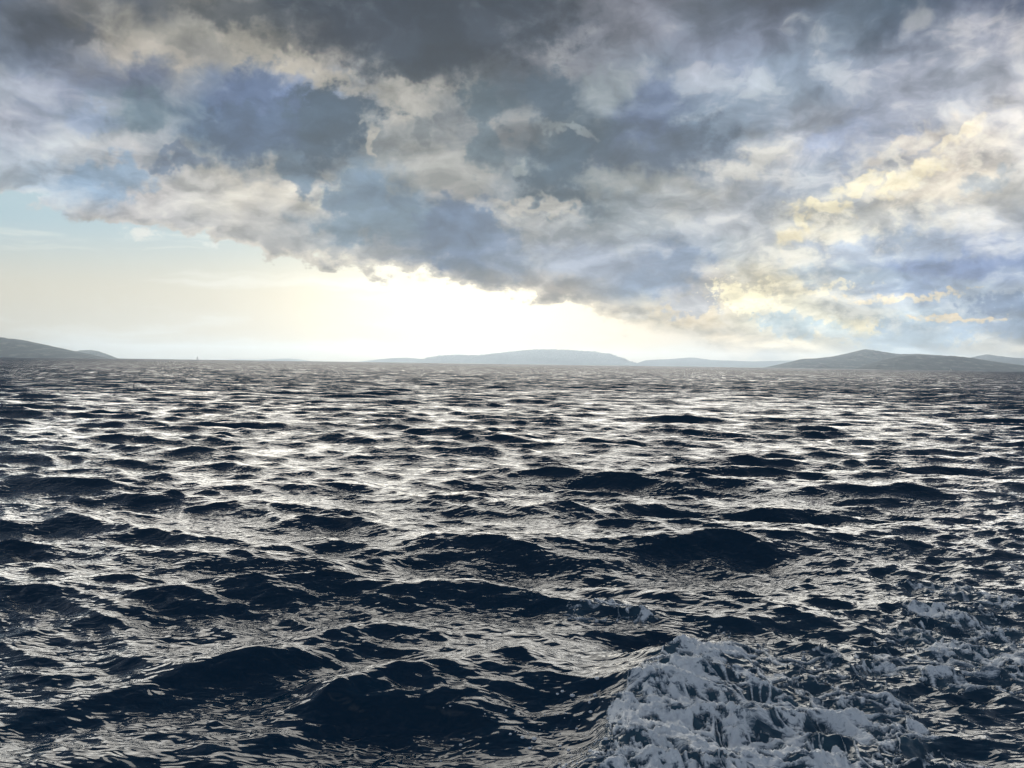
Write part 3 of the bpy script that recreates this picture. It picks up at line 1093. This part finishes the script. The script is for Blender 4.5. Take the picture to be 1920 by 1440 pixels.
def sailboat(label, loc, length, mast, heading):
    root = bpy.data.objects.new('sailboat', None)
    COL.objects.link(root)
    root.location = loc
    root.rotation_euler = (0, 0, R(heading))
    tag(root, label, 'sailboat', 'sailing boats near the horizon')
    L = length
    bm = bmesh.new()
    sect = []
    for k in range(9):
        s = k / 8.0
        w = 0.15 * L * math.sin(math.pi * min(1.0, 0.25 + s * 0.75)) ** 0.8 + 0.004 * L
        dk = 0.085 * L + 0.03 * L * s * s
        xx = (s - 0.5) * L
        ring = [(xx, -w, dk), (xx, -w * 0.85, 0.02 * L), (xx, 0, -0.05 * L * math.sin(math.pi * (0.1 + 0.8 * s))), (xx, w * 0.85, 0.02 * L), (xx, w, dk)]
        sect.append([bm.verts.new(p) for p in ring])
    for a, b in zip(sect, sect[1:]):
        for q in range(4):
            bm.faces.new((a[q], a[q + 1], b[q + 1], b[q]))
        bm.faces.new((a[4], a[0], b[0], b[4]))
    bm.faces.new(sect[0])
    bm.faces.new(sect[-1][::-1])
    bmesh.ops.recalc_face_normals(bm, faces=bm.faces)
    bm_obj('hull', bm, MAT_HULL, root)
    bm = bmesh.new()
    bmesh.ops.create_cone(bm, cap_ends=True, segments=10, radius1=0.010 * L, radius2=0.006 * L, depth=mast)
    bmesh.ops.translate(bm, verts=bm.verts, vec=(0.06 * L, 0, mast / 2 + 0.06 * L))
    bm_obj('mast', bm, MAT_SPAR, root)
    bm = bmesh.new()
    bmesh.ops.create_cone(bm, cap_ends=True, segments=8, radius1=0.007 * L, radius2=0.006 * L, depth=0.42 * L, matrix=Matrix.Rotation(R(90), 4, 'Y'))
    bmesh.ops.translate(bm, verts=bm.verts, vec=(-0.15 * L, 0, 0.17 * L))
    bm_obj('boom', bm, MAT_SPAR, root)

    def sail(name, tack, clew, head, belly):
        bm = bmesh.new()
        N = 8
        grid = []
        for a in range(N + 1):
            v = a / N
            row = []
            for b in range(N + 1):
                u = b / N
                p = Vector(tack).lerp(Vector(head), v)
                q = Vector(clew).lerp(Vector(head), v)
                w = p.lerp(q, u)
                w.y += belly * math.sin(math.pi * u) * (1 - v) ** 0.7
                row.append(bm.verts.new(w))
            grid.append(row)
        for a in range(N):
            for b in range(N):
                bm.faces.new((grid[a][b], grid[a][b + 1], grid[a + 1][b + 1], grid[a + 1][b]))
        bmesh.ops.remove_doubles(bm, verts=bm.verts, dist=1e-4)
        bmesh.ops.solidify(bm, geom=bm.faces[:], thickness=0.03)
        bm_obj(name, bm, MAT_SAIL, root)

    sail('mainsail', (0.05 * L, 0, 0.19 * L), (-0.35 * L, 0.02 * L, 0.19 * L), (0.05 * L, 0, mast), 0.05 * L)
    sail('jib', (0.48 * L, 0, 0.13 * L), (0.10 * L, 0.03 * L, 0.14 * L), (0.08 * L, 0, mast * 0.88), 0.05 * L)
    return root


d_ = px_ray(370, 669)
sailboat('faint sailing boat with raised sails on the left horizon', (d_.x / d_.y * 7000.0, 7000.0, 0.0), 26.0, 36.0, 60.0)
d_ = px_ray(1783, 690)
sailboat('tiny white sailing boat under the dark right hillside', (d_.x / d_.y * 2300.0, 2300.0, 0.0), 6.5, 8.0, 140.0)


# ------------------------------------------------------------------ the hazy air
def build_haze():
    bm = bmesh.new()
    bmesh.ops.create_cube(bm, size=1.0)
    bmesh.ops.scale(bm, verts=bm.verts, vec=(49400.0, 49400.0, 433.0))
    bmesh.ops.translate(bm, verts=bm.verts, vec=(0, 0, 213.5))
    me = bpy.data.meshes.new('haze')
    bm.to_mesh(me)
    bm.free()
    m = bpy.data.materials.new('haze_air')
    m.use_nodes = True
    T = NT(m.node_tree)
    T.n.clear()
    out = T.node('ShaderNodeOutputMaterial')
    pv = T.node('ShaderNodeVolumePrincipled')
    pv.inputs['Color'].default_value = (0.76, 0.88, 1.0, 1)
    pv.inputs['Density'].default_value = HAZE_DENSITY
    pv.inputs['Anisotropy'].default_value = 0.80
    T.l.new(pv.outputs[0], out.inputs['Volume'])
    o = add_obj('haze', me, m)
    tag(o, kind='stuff', label='thin bright sea haze in the air', category='haze')
    return o


HAZE_DENSITY = 5.2e-5
build_haze()
